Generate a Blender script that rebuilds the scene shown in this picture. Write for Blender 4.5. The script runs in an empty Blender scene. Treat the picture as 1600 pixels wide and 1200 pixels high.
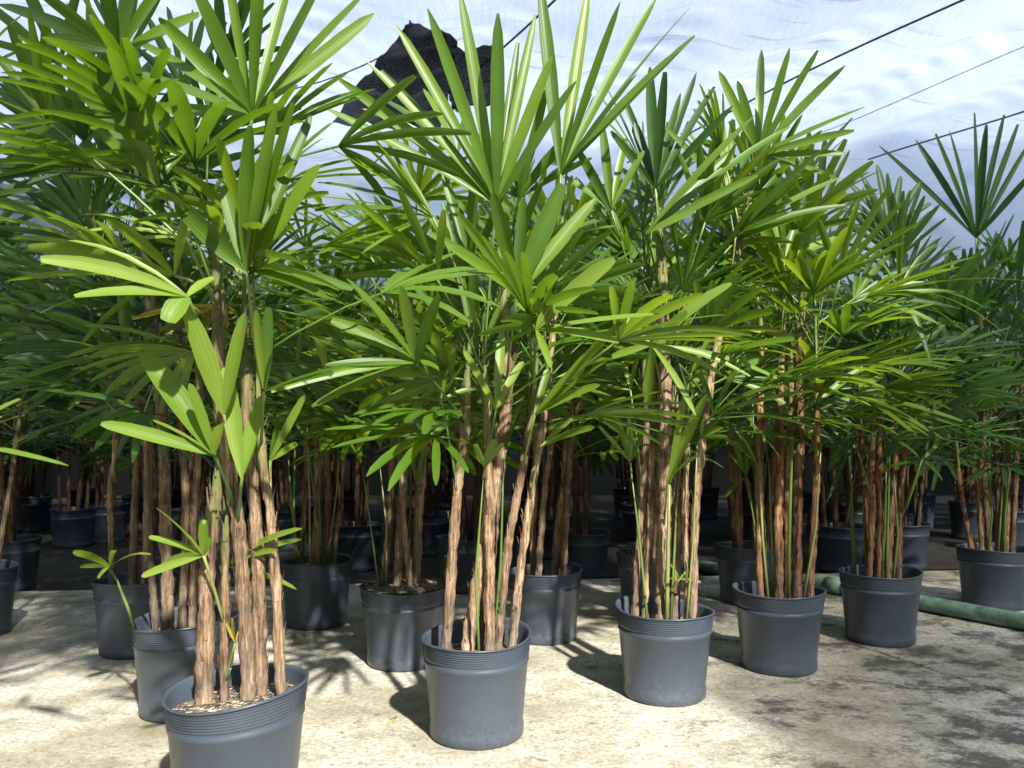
import bpy, math, random
import numpy as np
from mathutils import Vector, Matrix, noise

# ------------------------------------------------------------------ camera, sky, sun, exposure
S = bpy.context.scene
COL = S.collection
F, CX, HY, CAMH = 1250.0, 800.0, 665.0, 0.81        # focal length in photo pixels, horizon row, eye height
cam_d = bpy.data.cameras.new('camera')
cam = bpy.data.objects.new('camera', cam_d); COL.objects.link(cam)
cam.location = (0, 0, CAMH); cam.rotation_euler = (math.pi / 2, 0, 0)
cam_d.sensor_width = 36; cam_d.lens = 36 * F / 1600; cam_d.shift_y = (HY - 600) / 1600
cam_d.clip_start = 0.02; cam_d.clip_end = 500
cam_d.dof.use_dof = True; cam_d.dof.focus_distance = 2.1; cam_d.dof.aperture_fstop = 7.0
S.camera = cam

SUN_EL, SUN_AZ = math.radians(41), math.radians(25)  # azimuth: from behind the camera towards its right
sun_from = Vector((math.sin(SUN_AZ) * math.cos(SUN_EL), -math.cos(SUN_AZ) * math.cos(SUN_EL), math.sin(SUN_EL)))
W = bpy.data.worlds.new('World'); S.world = W; W.use_nodes = True
nt = W.node_tree; nt.nodes.clear()
sky = nt.nodes.new('ShaderNodeTexSky'); sky.sky_type = 'NISHITA'; sky.sun_disc = False
sky.sun_elevation = SUN_EL; sky.sun_rotation = math.atan2(sun_from.x, sun_from.y)
sky.air_density = 1.0; sky.dust_density = 0.6; sky.ozone_density = 1.6
bg = nt.nodes.new('ShaderNodeBackground'); bg.inputs[1].default_value = 0.058
out = nt.nodes.new('ShaderNodeOutputWorld')
tcw = nt.nodes.new('ShaderNodeTexCoord')
cn = nt.nodes.new('ShaderNodeTexNoise'); cn.inputs['Scale'].default_value = 2.6; cn.inputs['Detail'].default_value = 5
cr = nt.nodes.new('ShaderNodeValToRGB'); cr.color_ramp.elements[0].position = .50; cr.color_ramp.elements[1].position = .70
cm = nt.nodes.new('ShaderNodeMixRGB'); cm.inputs[2].default_value = (7.5, 7.7, 8.0, 1)
nt.links.new(tcw.outputs['Generated'], cn.inputs['Vector']); nt.links.new(cn.outputs['Fac'], cr.inputs[0])
nt.links.new(cr.outputs[0], cm.inputs[0]); nt.links.new(sky.outputs[0], cm.inputs[1])
nt.links.new(cm.outputs[0], bg.inputs[0]); nt.links.new(bg.outputs[0], out.inputs[0])
sl = bpy.data.lights.new('sun', 'SUN'); sl.energy = 5.0; sl.angle = math.radians(1.6); sl.color = (1, .955, .87)
so = bpy.data.objects.new('sun', sl); COL.objects.link(so)
so.location = sun_from * 20; so.rotation_euler = (-sun_from).to_track_quat('-Z', 'Y').to_euler()
S.view_settings.view_transform = 'Standard'; S.view_settings.look = 'None'
S.view_settings.gamma = 1; S.view_settings.use_curve_mapping = False
S.view_settings.exposure = 1.18
S.render.engine = 'CYCLES'
S.cycles.use_denoising = True
S.cycles.max_bounces = 5; S.cycles.transparent_max_bounces = 8; S.cycles.transmission_bounces = 4

# ------------------------------------------------------------------ helpers
rnd = random.Random(7)
def at(px, py, d):                                   # a photo pixel at depth d -> a point in the place
    return Vector(((px - CX) / F * d, d, CAMH - (py - HY) / F * d))
def empty(name, loc):
    o = bpy.data.objects.new(name, None); COL.objects.link(o); o.location = loc; o.empty_display_size = .1
    return o
def tag(o, label=None, cat=None, group=None, kind=None):
    if label: o['label'] = label
    if cat: o['category'] = cat
    if group: o['group'] = group
    if kind: o['kind'] = kind
    return o
def mesh(name, verts, faces, mat, smooth=True, uvs=None):
    me = bpy.data.meshes.new(name)
    me.from_pydata([tuple(v) for v in verts], [], faces)
    if uvs is not None:
        uv = me.uv_layers.new(name='UVMap')
        li = np.empty(len(me.loops), dtype=np.int32); me.loops.foreach_get('vertex_index', li)
        uv.data.foreach_set('uv', np.asarray(uvs, dtype=np.float32)[li].ravel())
    if smooth: me.polygons.foreach_set('use_smooth', [True] * len(me.polygons))
    me.materials.append(mat)
    return me
def link(name, me, parent=None):
    o = bpy.data.objects.new(name, me); COL.objects.link(o)
    if parent is not None: o.parent = parent
    return o
class G:                                             # collects geometry for one mesh
    def __init__(s): s.v = []; s.f = []; s.u = []
    def add(s, v, f, u):
        b = len(s.v); s.v += v; s.u += u; s.f += [tuple(i + b for i in q) for q in f]
    def shifted(s, off): return [p - off for p in s.v]

def tube(g, pts, radii, n=6, cap=True):
    up = Vector((0.3, 1, 0.05)).normalized(); v = []; f = []; u = []
    for i, p in enumerate(pts):
        t = (pts[min(i + 1, len(pts) - 1)] - pts[max(i - 1, 0)]).normalized()
        a = t.cross(up).normalized(); b = t.cross(a)
        for k in range(n):
            q = 2 * math.pi * k / n
            r = radii[i] if not isinstance(radii[i], (list, tuple)) else radii[i][k]
            v.append(p + (a * math.cos(q) + b * math.sin(q)) * r); u.append((k / n, i / (len(pts) - 1)))
    for i in range(len(pts) - 1):
        for k in range(n):
            k2 = (k + 1) % n
            f.append((i * n + k, i * n + k2, (i + 1) * n + k2, (i + 1) * n + k))
    if cap:
        f.append(tuple(range(n))[::-1]); f.append(tuple((len(pts) - 1) * n + k for k in range(n)))
    g.add(v, f, u)

# ------------------------------------------------------------------ materials
def nodes(name):
    m = bpy.data.materials.new(name); m.use_nodes = True
    t = m.node_tree; t.nodes.clear()
    return m, t, (lambda k, **kw: mk(t, k, **kw)), (lambda a, b: t.links.new(a, b))
def mk(t, kind, **kw):
    n = t.nodes.new(kind)
    for k, v in kw.items():
        if k.startswith('i_'):
            key = k[2:]; key = int(key) if key.isdigit() else key.replace('_', ' ')
            n.inputs[key].default_value = v
        else: setattr(n, k, v)
    return n
def ramp(t, stops):
    n = t.nodes.new('ShaderNodeValToRGB'); e = n.color_ramp.elements
    while len(e) < len(stops): e.new(.5)
    for q, (p, c) in zip(e, stops): q.position = p; q.color = (*c, 1)
    return n

def leaf_material(name, dark, mid, light, trans):
    m, t, N, L = nodes(name)
    oi = N('ShaderNodeObjectInfo'); uv = N('ShaderNodeUVMap'); sep = N('ShaderNodeSeparateXYZ'); L(uv.outputs[0], sep.inputs[0])
    geo = N('ShaderNodeNewGeometry')
    nz = N('ShaderNodeTexNoise', i_Scale=9.0, i_Detail=3.0); L(geo.outputs['Position'], nz.inputs['Vector'])
    ad = N('ShaderNodeMath', operation='MULTIPLY_ADD', i_1=.62); L(oi.outputs['Random'], ad.inputs[0])
    nm = N('ShaderNodeMath', operation='MULTIPLY', i_1=.45); L(nz.outputs['Fac'], nm.inputs[0]); L(nm.outputs[0], ad.inputs[2])
    cr = ramp(t, [(.15, dark), (.5, mid), (.92, light)]); L(ad.outputs[0], cr.inputs[0])
    # ribs that run along the blade
    w = N('ShaderNodeMath', operation='MULTIPLY', i_1=34.0); L(sep.outputs[0], w.inputs[0])
    sn = N('ShaderNodeMath', operation='SINE'); L(w.outputs[0], sn.inputs[0])
    mr = N('ShaderNodeMapRange', i_1=-1.0, i_2=1.0, i_3=.9, i_4=1.05); L(sn.outputs[0], mr.inputs[0])
    mu = N('ShaderNodeMixRGB', blend_type='MULTIPLY', i_0=1.0); L(cr.outputs[0], mu.inputs[1]); L(mr.outputs[0], mu.inputs[2])
    # dry tips
    tn = N('ShaderNodeTexNoise', i_Scale=40.0); L(geo.outputs['Position'], tn.inputs['Vector'])
    ta = N('ShaderNodeMath', operation='MULTIPLY_ADD', i_1=.16); L(tn.outputs['Fac'], ta.inputs[0]); L(sep.outputs[1], ta.inputs[2])
    tr = N('ShaderNodeMapRange', i_1=1.05, i_2=1.13, i_3=0.0, i_4=.6); L(ta.outputs[0], tr.inputs[0])
    mt = N('ShaderNodeMixRGB', i_2=(.24, .16, .06, 1)); L(tr.outputs[0], mt.inputs[0]); L(mu.outputs[0], mt.inputs[1])
    pb = N('ShaderNodeBsdfPrincipled', i_Roughness=.42); pb.inputs['Specular IOR Level'].default_value = .5
    L(mt.outputs[0], pb.inputs['Base Color'])
    bp = N('ShaderNodeBump', i_Strength=.1, i_Distance=.001); L(sn.outputs[0], bp.inputs['Height']); L(bp.outputs[0], pb.inputs['Normal'])
    tl = N('ShaderNodeBsdfTranslucent'); tm = N('ShaderNodeMixRGB', blend_type='MULTIPLY', i_0=1.0, i_2=(*trans, 1))
    L(mt.outputs[0], tm.inputs[1]); L(tm.outputs[0], tl.inputs[0])
    mx = N('ShaderNodeMixShader', i_0=.36); L(pb.outputs[0], mx.inputs[1]); L(tl.outputs[0], mx.inputs[2])
    o = N('ShaderNodeOutputMaterial'); L(mx.outputs[0], o.inputs[0])
    return m
LEAF = leaf_material('palm leaf', (.036, .09, .008), (.082, .165, .012), (.15, .235, .02), (2.5, 2.1, .8))
LEAF_YOUNG = leaf_material('young palm leaf', (.11, .20, .016), (.16, .26, .028), (.22, .31, .05), (1.8, 1.6, .9))
LEAF_SHADE = leaf_material('shade-darkened palm leaf', (.018, .055, .013), (.036, .092, .018), (.066, .135, .024), (2.3, 2.2, 1.2))  # shade painted into the leaf colour, for palms and fronds in shade
LEAF_YELLOW = leaf_material('yellowing palm leaf', (.28, .26, .04), (.36, .3, .05), (.42, .33, .08), (1.3, 1.2, .8))

def petiole_material():
    m, t, N, L = nodes('petiole')
    oi = N('ShaderNodeObjectInfo'); cr = ramp(t, [(0, (.06, .13, .02)), (.6, (.13, .20, .04)), (1, (.26, .27, .10))]); L(oi.outputs['Random'], cr.inputs[0])
    pb = N('ShaderNodeBsdfPrincipled', i_Roughness=.4); L(cr.outputs[0], pb.inputs['Base Color'])
    o = N('ShaderNodeOutputMaterial'); L(pb.outputs[0], o.inputs[0]); return m
PET = petiole_material()

def cane_material(name, warm, dim=1.0):
    m, t, N, L = nodes(name)
    oi = N('ShaderNodeObjectInfo'); uv = N('ShaderNodeUVMap'); geo = N('ShaderNodeNewGeometry')
    sep = N('ShaderNodeSeparateXYZ'); L(uv.outputs[0], sep.inputs[0])
    mp = N('ShaderNodeMapping'); mp.inputs['Scale'].default_value = (150, 150, 11); L(geo.outputs['Position'], mp.inputs[0])
    n1 = N('ShaderNodeTexNoise', i_Scale=1.0, i_Detail=5.0, i_Roughness=.7); L(mp.outputs[0], n1.inputs['Vector'])
    n2 = N('ShaderNodeTexNoise', i_Scale=14.0, i_Detail=3.0); L(geo.outputs['Position'], n2.inputs['Vector'])
    if warm: st = [(.36, (.035, .016, .008)), (.46, (.17, .075, .03)), (.55, (.33, .17, .075)), (.66, (.50, .34, .18))]
    else: st = [(.36, (.04, .024, .014)), (.46, (.18, .108, .06)), (.55, (.36, .24, .14)), (.66, (.54, .42, .28))]
    cr = ramp(t, st)
    av = N('ShaderNodeMath', operation='MULTIPLY_ADD', i_1=.34); L(n2.outputs['Fac'], av.inputs[0])
    m7 = N('ShaderNodeMath', operation='MULTIPLY', i_1=.66); L(n1.outputs['Fac'], m7.inputs[0]); L(m7.outputs[0], av.inputs[2]); L(av.outputs[0], cr.inputs[0])
    # green leaf bases towards the top, grey worn bark at the foot
    gn = N('ShaderNodeMath', operation='MULTIPLY_ADD', i_1=.5); L(n2.outputs['Fac'], gn.inputs[0]); L(sep.outputs[1], gn.inputs[2])
    gr = N('ShaderNodeMapRange', i_1=.82, i_2=1.12, i_3=0.0, i_4=.85); L(gn.outputs[0], gr.inputs[0])
    mg = N('ShaderNodeMixRGB', i_2=(.12, .17, .035, 1)); L(gr.outputs[0], mg.inputs[0]); L(cr.outputs[0], mg.inputs[1])
    ft = N('ShaderNodeMapRange', i_1=.22, i_2=.45, i_3=.55, i_4=0.0); L(gn.outputs[0], ft.inputs[0])
    mf = N('ShaderNodeMixRGB', i_2=(.21, .19, .165, 1)); L(ft.outputs[0], mf.inputs[0]); L(mg.outputs[0], mf.inputs[1])
    hs = N('ShaderNodeHueSaturation'); L(mf.outputs[0], hs.inputs['Color'])
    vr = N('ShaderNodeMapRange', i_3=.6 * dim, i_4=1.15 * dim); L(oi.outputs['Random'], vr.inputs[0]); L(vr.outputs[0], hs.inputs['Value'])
    pb = N('ShaderNodeBsdfPrincipled', i_Roughness=.8); L(hs.outputs[0], pb.inputs['Base Color'])
    bp = N('ShaderNodeBump', i_Strength=.9, i_Distance=.006); L(n1.outputs['Fac'], bp.inputs['Height']); L(bp.outputs[0], pb.inputs['Normal'])
    o = N('ShaderNodeOutputMaterial'); L(pb.outputs[0], o.inputs[0]); return m
CANE = cane_material('fibrous cane', False); CANE_W = cane_material('warm fibrous cane', True); CANE_SHADE = cane_material('shade-darkened cane', True, .45)  # last one: darkened copy, back-row shade painted into the bark colour

def pot_material():
    m, t, N, L = nodes('slate plastic')
    geo = N('ShaderNodeNewGeometry'); oi = N('ShaderNodeObjectInfo')
    n1 = N('ShaderNodeTexNoise', i_Scale=5.0, i_Detail=6.0, i_Roughness=.65); L(geo.outputs['Position'], n1.inputs['Vector'])
    n3 = N('ShaderNodeTexNoise', i_Scale=90.0, i_Detail=3.0); L(geo.outputs['Position'], n3.inputs['Vector'])
    cr = ramp(t, [(.35, (.046, .060, .082)), (.7, (.066, .084, .111))]); L(n1.outputs['Fac'], cr.inputs[0])
    sp = N('ShaderNodeSeparateXYZ'); L(geo.outputs['Position'], sp.inputs[0])
    z = N('ShaderNodeMapRange', i_1=0.0, i_2=.11, i_3=1.0, i_4=0.0); L(sp.outputs[2], z.inputs[0])    # splashed dust near the floor
    zz = N('ShaderNodeMath', operation='MULTIPLY'); L(z.outputs[0], zz.inputs[0])
    d2 = N('ShaderNodeMapRange', i_1=.42, i_2=.68, i_3=0.0, i_4=.16); L(n3.outputs['Fac'], d2.inputs[0]); L(d2.outputs[0], zz.inputs[1])
    mx = N('ShaderNodeMixRGB', i_2=(.27, .25, .21, 1)); L(zz.outputs[0], mx.inputs[0]); L(cr.outputs[0], mx.inputs[1])
    pb = N('ShaderNodeBsdfPrincipled'); L(mx.outputs[0], pb.inputs['Base Color'])
    rr = N('ShaderNodeMapRange', i_3=.26, i_4=.46); L(n1.outputs['Fac'], rr.inputs[0]); L(rr.outputs[0], pb.inputs['Roughness'])
    o = N('ShaderNodeOutputMaterial'); L(pb.outputs[0], o.inputs[0]); return m
POT = pot_material()

def soil_material():
    m, t, N, L = nodes('potting soil')
    geo = N('ShaderNodeNewGeometry'); v = N('ShaderNodeTexVoronoi', i_Scale=110.0); L(geo.outputs['Position'], v.inputs['Vector'])
    cr = ramp(t, [(0, (.05, .038, .026)), (.45, (.15, .12, .085)), (.75, (.30, .26, .19)), (1, (.48, .44, .34))])
    sx = N('ShaderNodeSeparateColor'); L(v.outputs['Color'], sx.inputs[0]); L(sx.outputs[0], cr.inputs[0])
    pb = N('ShaderNodeBsdfPrincipled', i_Roughness=.95); L(cr.outputs[0], pb.inputs['Base Color'])
    bp = N('ShaderNodeBump', i_Strength=1.0, i_Distance=.012, invert=True); L(v.outputs['Distance'], bp.inputs['Height']); L(bp.outputs[0], pb.inputs['Normal'])
    o = N('ShaderNodeOutputMaterial'); L(pb.outputs[0], o.inputs[0]); return m
SOIL = soil_material()

def concrete_material():
    m, t, N, L = nodes('weathered concrete')
    geo = N('ShaderNodeNewGeometry')
    def nz(s, d=6.0, r=.6, sc=None):
        n = N('ShaderNodeTexNoise', i_Scale=s, i_Detail=d, i_Roughness=r)
        if sc:
            mp = N('ShaderNodeMapping'); mp.inputs['Scale'].default_value = sc; mp.inputs['Rotation'].default_value = (0, 0, .5)
            L(geo.outputs['Position'], mp.inputs[0]); L(mp.outputs[0], n.inputs['Vector'])
        else: L(geo.outputs['Position'], n.inputs['Vector'])
        return n
    base = nz(7); cr = ramp(t, [(.3, (.48, .44, .35)), (.5, (.63, .595, .50)), (.7, (.72, .69, .60))]); L(base.outputs['Fac'], cr.inputs[0])
    fine = nz(70, 6, .8); fr = ramp(t, [(.38, (.38, .36, .32)), (.56, (1, 1, 1))]); L(fine.outputs['Fac'], fr.inputs[0])
    m1 = N('ShaderNodeMixRGB', blend_type='MULTIPLY', i_0=.75); L(cr.outputs[0], m1.inputs[1]); L(fr.outputs[0], m1.inputs[2])
    # green-brown algae film
    al = nz(1.7, 7, .62); ar = N('ShaderNodeMapRange', i_1=.45, i_2=.66, i_3=0.0, i_4=.8); L(al.outputs['Fac'], ar.inputs[0])
    m2 = N('ShaderNodeMixRGB', i_2=(.20, .175, .085, 1)); L(ar.outputs[0], m2.inputs[0]); L(m1.outputs[0], m2.inputs[1])
    # black mould blotches
    st = nz(4.2, 12, .8, (1, 1.4, 1)); sr = N('ShaderNodeMapRange', i_1=.575, i_2=.66, i_3=0.0, i_4=.88)
    sp = N('ShaderNodeSeparateXYZ'); L(geo.outputs['Position'], sp.inputs[0])
    bx = N('ShaderNodeMapRange', i_1=.2, i_2=1.1, i_3=-.015, i_4=.10); L(sp.outputs[0], bx.inputs[0])   # the mould colony lies on the right
    sa = N('ShaderNodeMath', operation='ADD'); L(st.outputs['Fac'], sa.inputs[0]); L(bx.outputs[0], sa.inputs[1]); L(sa.outputs[0], sr.inputs[0])
    m3 = N('ShaderNodeMixRGB', i_2=(.045, .05, .045, 1)); L(sr.outputs[0], m3.inputs[0]); L(m2.outputs[0], m3.inputs[1])
    sk = nz(30, 8, .8); s2 = N('ShaderNodeMapRange', i_1=.56, i_2=.63, i_3=0.0, i_4=.75); L(sk.outputs['Fac'], s2.inputs[0])
    m4 = N('ShaderNodeMixRGB', i_2=(.09, .085, .07, 1)); L(s2.outputs[0], m4.inputs[0]); L(m3.outputs[0], m4.inputs[1])
    md = nz(9, 8, .72); s3 = N('ShaderNodeMapRange', i_1=.53, i_2=.70, i_3=0.0, i_4=.6); L(md.outputs['Fac'], s3.inputs[0])
    m5 = N('ShaderNodeMixRGB', i_2=(.19, .16, .10, 1)); L(s3.outputs[0], m5.inputs[0]); L(m4.outputs[0], m5.inputs[1]); m4 = m5
    pb = N('ShaderNodeBsdfPrincipled', i_Roughness=.88); L(m4.outputs[0], pb.inputs['Base Color'])
    b1 = N('ShaderNodeBump', i_Strength=.7, i_Distance=.012); L(sk.outputs['Fac'], b1.inputs['Height'])
    b2 = N('ShaderNodeBump', i_Strength=.6, i_Distance=.004); L(fine.outputs['Fac'], b2.inputs['Height']); L(b1.outputs[0], b2.inputs['Normal'])
    L(b2.outputs[0], pb.inputs['Normal'])
    o = N('ShaderNodeOutputMaterial'); L(pb.outputs[0], o.inputs[0]); return m
CONC = concrete_material()

def plain(name, col, rough=.8, nscale=20, amt=.3):
    m, t, N, L = nodes(name)
    geo = N('ShaderNodeNewGeometry'); n = N('ShaderNodeTexNoise', i_Scale=nscale, i_Detail=6.0, i_Roughness=.7); L(geo.outputs['Position'], n.inputs['Vector'])
    cr = ramp(t, [(.3, tuple(c * (1 - amt) for c in col)), (.7, tuple(min(1, c * (1 + amt)) for c in col))]); L(n.outputs['Fac'], cr.inputs[0])
    pb = N('ShaderNodeBsdfPrincipled', i_Roughness=rough); L(cr.outputs[0], pb.inputs['Base Color'])
    bp = N('ShaderNodeBump', i_Strength=.4, i_Distance=.004); L(n.outputs['Fac'], bp.inputs['Height']); L(bp.outputs[0], pb.inputs['Normal'])
    o = N('ShaderNodeOutputMaterial'); L(pb.outputs[0], o.inputs[0]); return m
EARTH = plain('dark earth', (.026, .024, .016), .9, 9, .6); WIRE = plain('wire', (.03, .03, .033), .5)
CRUMB = plain('crumb', (.38, .34, .27), .9, 60); DRY = plain('dry leaf', (.34, .24, .13), .8, 60)

def pipe_material():
    m, t, N, L = nodes('mossy pipe')
    geo = N('ShaderNodeNewGeometry'); n = N('ShaderNodeTexNoise', i_Scale=16.0, i_Detail=7.0, i_Roughness=.7); L(geo.outputs['Position'], n.inputs['Vector'])
    cr = ramp(t, [(.32, (.05, .085, .05)), (.5, (.13, .22, .16)), (.64, (.2, .31, .25)), (.8, (.33, .42, .36))]); L(n.outputs['Fac'], cr.inputs[0])
    pb = N('ShaderNodeBsdfPrincipled', i_Roughness=.6); L(cr.outputs[0], pb.inputs['Base Color'])
    o = N('ShaderNodeOutputMaterial'); L(pb.outputs[0], o.inputs[0]); return m
PIPE = pipe_material()

def net_material(name, col, cover, lo, hi, scale, ang):
    m, t, N, L = nodes(name)
    geo = N('ShaderNodeNewGeometry')
    mp = N('ShaderNodeMapping'); mp.inputs['Rotation'].default_value = (0, 0, ang); mp.inputs['Scale'].default_value = scale; L(geo.outputs['Position'], mp.inputs[0])
    n = N('ShaderNodeTexNoise', i_Scale=1.0, i_Detail=5.0, i_Roughness=.65); L(mp.outputs[0], n.inputs['Vector'])
    n2 = N('ShaderNodeTexNoise', i_Scale=.55, i_Detail=2.0); L(geo.outputs['Position'], n2.inputs['Vector'])
    ad = N('ShaderNodeMath', operation='MULTIPLY_ADD', i_1=.4); L(n.outputs['Fac'], ad.inputs[0]); L(n2.outputs['Fac'], ad.inputs[2])
    mr = N('ShaderNodeMapRange', i_1=.5, i_2=.9, i_3=lo, i_4=hi); L(ad.outputs[0], mr.inputs[0])
    # darker wrinkle streaks multiplied into the cloth colour
    mp2 = N('ShaderNodeMapping'); mp2.inputs['Rotation'].default_value = (0, 0, -.38); mp2.inputs['Scale'].default_value = (1.3, 17, .2); L(geo.outputs['Position'], mp2.inputs[0])
    n3 = N('ShaderNodeTexNoise', i_Scale=1.0, i_Detail=2.0); L(mp2.outputs[0], n3.inputs['Vector'])
    pl = N('ShaderNodeMapRange', i_1=.63, i_2=.72, i_3=1.0, i_4=.7); L(n3.outputs['Fac'], pl.inputs[0])
    cc = N('ShaderNodeMixRGB', blend_type='MULTIPLY', i_0=1.0, i_1=(*col, 1)); L(pl.outputs[0], cc.inputs[2])
    df = N('ShaderNodeBsdfDiffuse'); tl = N('ShaderNodeBsdfTranslucent'); L(cc.outputs[0], df.inputs[0]); L(cc.outputs[0], tl.inputs[0])
    ms = N('ShaderNodeMixShader', i_0=cover); L(df.outputs[0], ms.inputs[1]); L(tl.outputs[0], ms.inputs[2])
    tp = N('ShaderNodeBsdfTransparent')
    mx = N('ShaderNodeMixShader'); L(mr.outputs[0], mx.inputs[0]); L(tp.outputs[0], mx.inputs[1]); L(ms.outputs[0], mx.inputs[2])
    o = N('ShaderNodeOutputMaterial'); L(mx.outputs[0], o.inputs[0]); return m
WIRE_ANG = math.atan2(1, -.536)                      # the wires run back and to the left
NET = net_material('white shade net', (.60, .69, .88), .62, .50, .93, (75, 9.0, 1), -(WIRE_ANG - math.pi / 2) + .55)
BLACKNET = net_material('black shade cloth', (.045, .045, .052), .4, .55, 1.0, (45, 160, 160), .4)
ADDED_BLACKWALL = net_material('added dense black cloth', (.014, .016, .016), .1, 1.0, 1.0, (6, 6, 6), 0)

# ------------------------------------------------------------------ the setting
g = link('ground', mesh('ground', [(-150, -150, -.03), (150, -150, -.03), (150, 150, -.03), (-150, 150, -.03)], [(0, 1, 2, 3)], EARTH)); tag(g, kind='structure')

J0, J1 = Vector((1.21, 3.115, 0)), Vector((1.52, 2.377, 0))           # the joint between the two floor slabs
jd = (J0 - J1).normalized(); jn = Vector((jd.y, -jd.x, 0)).normalized()
if jn.x < 0: jn = -jn
def slab(side):
    vs, fs = [], []
    n = 220; a0, a1 = -9.0, 7.0; wid = 12.0
    def P(s, w, z):
        e = (noise.noise(Vector((s * 9, side * 3.1, 0))) * .007 + noise.noise(Vector((s * 31, side, 2))) * .003) if w == 0 else 0
        return J1 + jd * s + jn * side * (.006 + w + e) + Vector((0, 0, z))
    for i in range(n + 1):
        s = a0 + (a1 - a0) * i / n
        row = [P(s, 0, -.085), P(s, 0, -.004), P(s, .006, 0), P(s, wid, 0)]
        for q in row:                                # the pour stops at a rough edge before the back rows
            lim = 4.2 + .12 * q.x + .05 * noise.noise(Vector((q.x * 4, 1, 0)))
            if q.y > lim: q.y = lim
        vs += row
    for i in range(n):
        for k in range(3):
            q = (i * 4 + k, i * 4 + k + 1, (i + 1) * 4 + k + 1, (i + 1) * 4 + k)
            fs.append(q if side > 0 else q[::-1])
    o = link('concrete_floor', mesh('concrete_floor', vs, fs, CONC, smooth=False)); tag(o, kind='structure')
slab(-1); slab(1)

ROOF_Z = 3.42
wd = Vector((-.536, 1, 0)).normalized(); wp = Vector((wd.y, -wd.x, 0))
WIRES = [2.73, 3.95, 5.10, 6.19, 7.36, 8.7, 10.1]
WC = [c * wp.x for c in WIRES]                       # distance of each wire across its direction
def roof():
    nx, ny = 400, 340; x0, x1, y0, y1 = -8.0, 10.0, -3.5, 9.7
    X, Y = np.meshgrid(np.linspace(x0, x1, nx), np.linspace(y0, y1, ny))
    across = X * wp.x + Y * wp.y; along = X * wd.x + Y * wd.y
    dist = np.min(np.abs(across[..., None] - np.array(WC + [WC[0] - 1.05 * k for k in range(1, 14)])), axis=-1)
    Z = ROOF_Z + .02 - .11 * np.sin(np.clip(dist / .55, 0, 1) * math.pi / 2) ** 2
    Z += .013 * np.exp(-dist / .22) * np.sin(along * 23 + 3 * np.sin(across * 1.7)) * (0.5 + .5 * np.sin(along * 2.3 + across))
    Z += .005 * np.sin(along * 9 + across * 14) * np.exp(-dist / .3) + .03 * np.sin(X * .9 + 1.3) * np.sin(Y * .7)
    Z -= 1.75 * np.clip((Y - 7.2) / 2.4, 0, 1) ** 1.4
    v = np.stack([X, Y, Z], -1).reshape(-1, 3)
    edge_y = -.95 + 1.65 / (1 + np.exp(-(X - .22) * 12)) + .12 * np.sin(X * 2.1) + .06 * np.sin(X * 5.3 + 1)
    edge_x = 2.35 + .10 * np.sin(Y * 1.9) + .05 * np.sin(Y * 6.1)
    keep = (Y > edge_y) | (X > edge_x)
    idx = np.arange(nx * ny).reshape(ny, nx)
    q = np.stack([idx[:-1, :-1], idx[:-1, 1:], idx[1:, 1:], idx[1:, :-1]], -1)
    k = keep[:-1, :-1] & keep[1:, 1:]
    q = q[k]
    used = np.unique(q); mp = -np.ones(nx * ny, dtype=int); mp[used] = np.arange(len(used))
    o = link('shade_net_roof', mesh('shade_net_roof', v[used].tolist(), mp[q].tolist(), NET))
    tag(o, 'pale translucent white shade net stretched overhead on thin wires', 'shade net')
roof()
WL = ['thin dark support wire of the net roof beside the black cloth bundle',
      None,
      'long dark support wire of the net roof above the crowded-cane palm',
      'faint hair-thin support wire of the net roof between two darker wires',
      'dark support wire of the net roof just above the lone tall dark fan',
      None,
      'dark support wire of the net roof passing behind the lone tall dark fan']
for i, c in enumerate(WIRES):
    if WL[i] is None: continue
    gg = G(); pts = []
    for k in range(40):
        s = -1.5 + 9.0 * k / 39
        p = Vector((c, 0, 0)) + Vector((-.536, 1, 0)) * s
        pts.append(Vector((p.x, p.y, ROOF_Z - .135 - .02 * math.sin(k * .5 + i))))
    tube(gg, pts, [.003 if i == 3 else .0075] * 40, 5)
    o = link('support_wire', mesh('support_wire', gg.v, gg.f, WIRE)); tag(o, WL[i], 'wire', 'wires holding up the net roof')
gg = G(); a, b = at(420, 147, 5.9), at(640, 66, 5.3)
tube(gg, [a.lerp(b, k / 10) - Vector((0, 0, .05 * math.sin(k / 10 * math.pi))) for k in range(11)], [.005] * 11, 5)
tag(link('tie_cord', mesh('tie_cord', gg.v, gg.f, WIRE)), 'grey cord running up to the black cloth bundle under the net roof', 'cord')

# black shade cloth slung over the roof wire
def cloth(name, corners, d0, amp, seed, label):
    tl_, tr_, br_, bl_ = corners; n = 46; vs, fs = [], []
    for j in range(n + 1):
        for i in range(n + 1):
            u, w = i / n, j / n
            p = (Vector(tl_) * (1 - u) + Vector(tr_) * u) * (1 - w) + (Vector(bl_) * (1 - u) + Vector(br_) * u) * w
            e = noise.noise(Vector((u * 5, w * 5, seed))) * 7 * (min(u, 1 - u, w, 1 - w) < .03)
            fold = math.sin((w * 9 + 2.2 * u + 1.4 * noise.noise(Vector((u * 3, w * 3, seed)))) * 3.1)
            dd = amp * fold + .12 * noise.noise(Vector((u * 2.4, w * 2.4, seed + 5))) + .35 * (u - .5) * amp
            vs.append(at(p.x + e, p.y + e + 5 * fold, d0 + dd))
    for j in range(n):
        for i in range(n):
            fs.append((j * (n + 1) + i, j * (n + 1) + i + 1, (j + 1) * (n + 1) + i + 1, (j + 1) * (n + 1) + i))
    o = link(name, mesh(name, vs, fs, BLACKNET))
    sm = o.modifiers.new('thickness', 'SOLIDIFY'); sm.thickness = .004
    tag(o, label, 'shade cloth')
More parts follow.
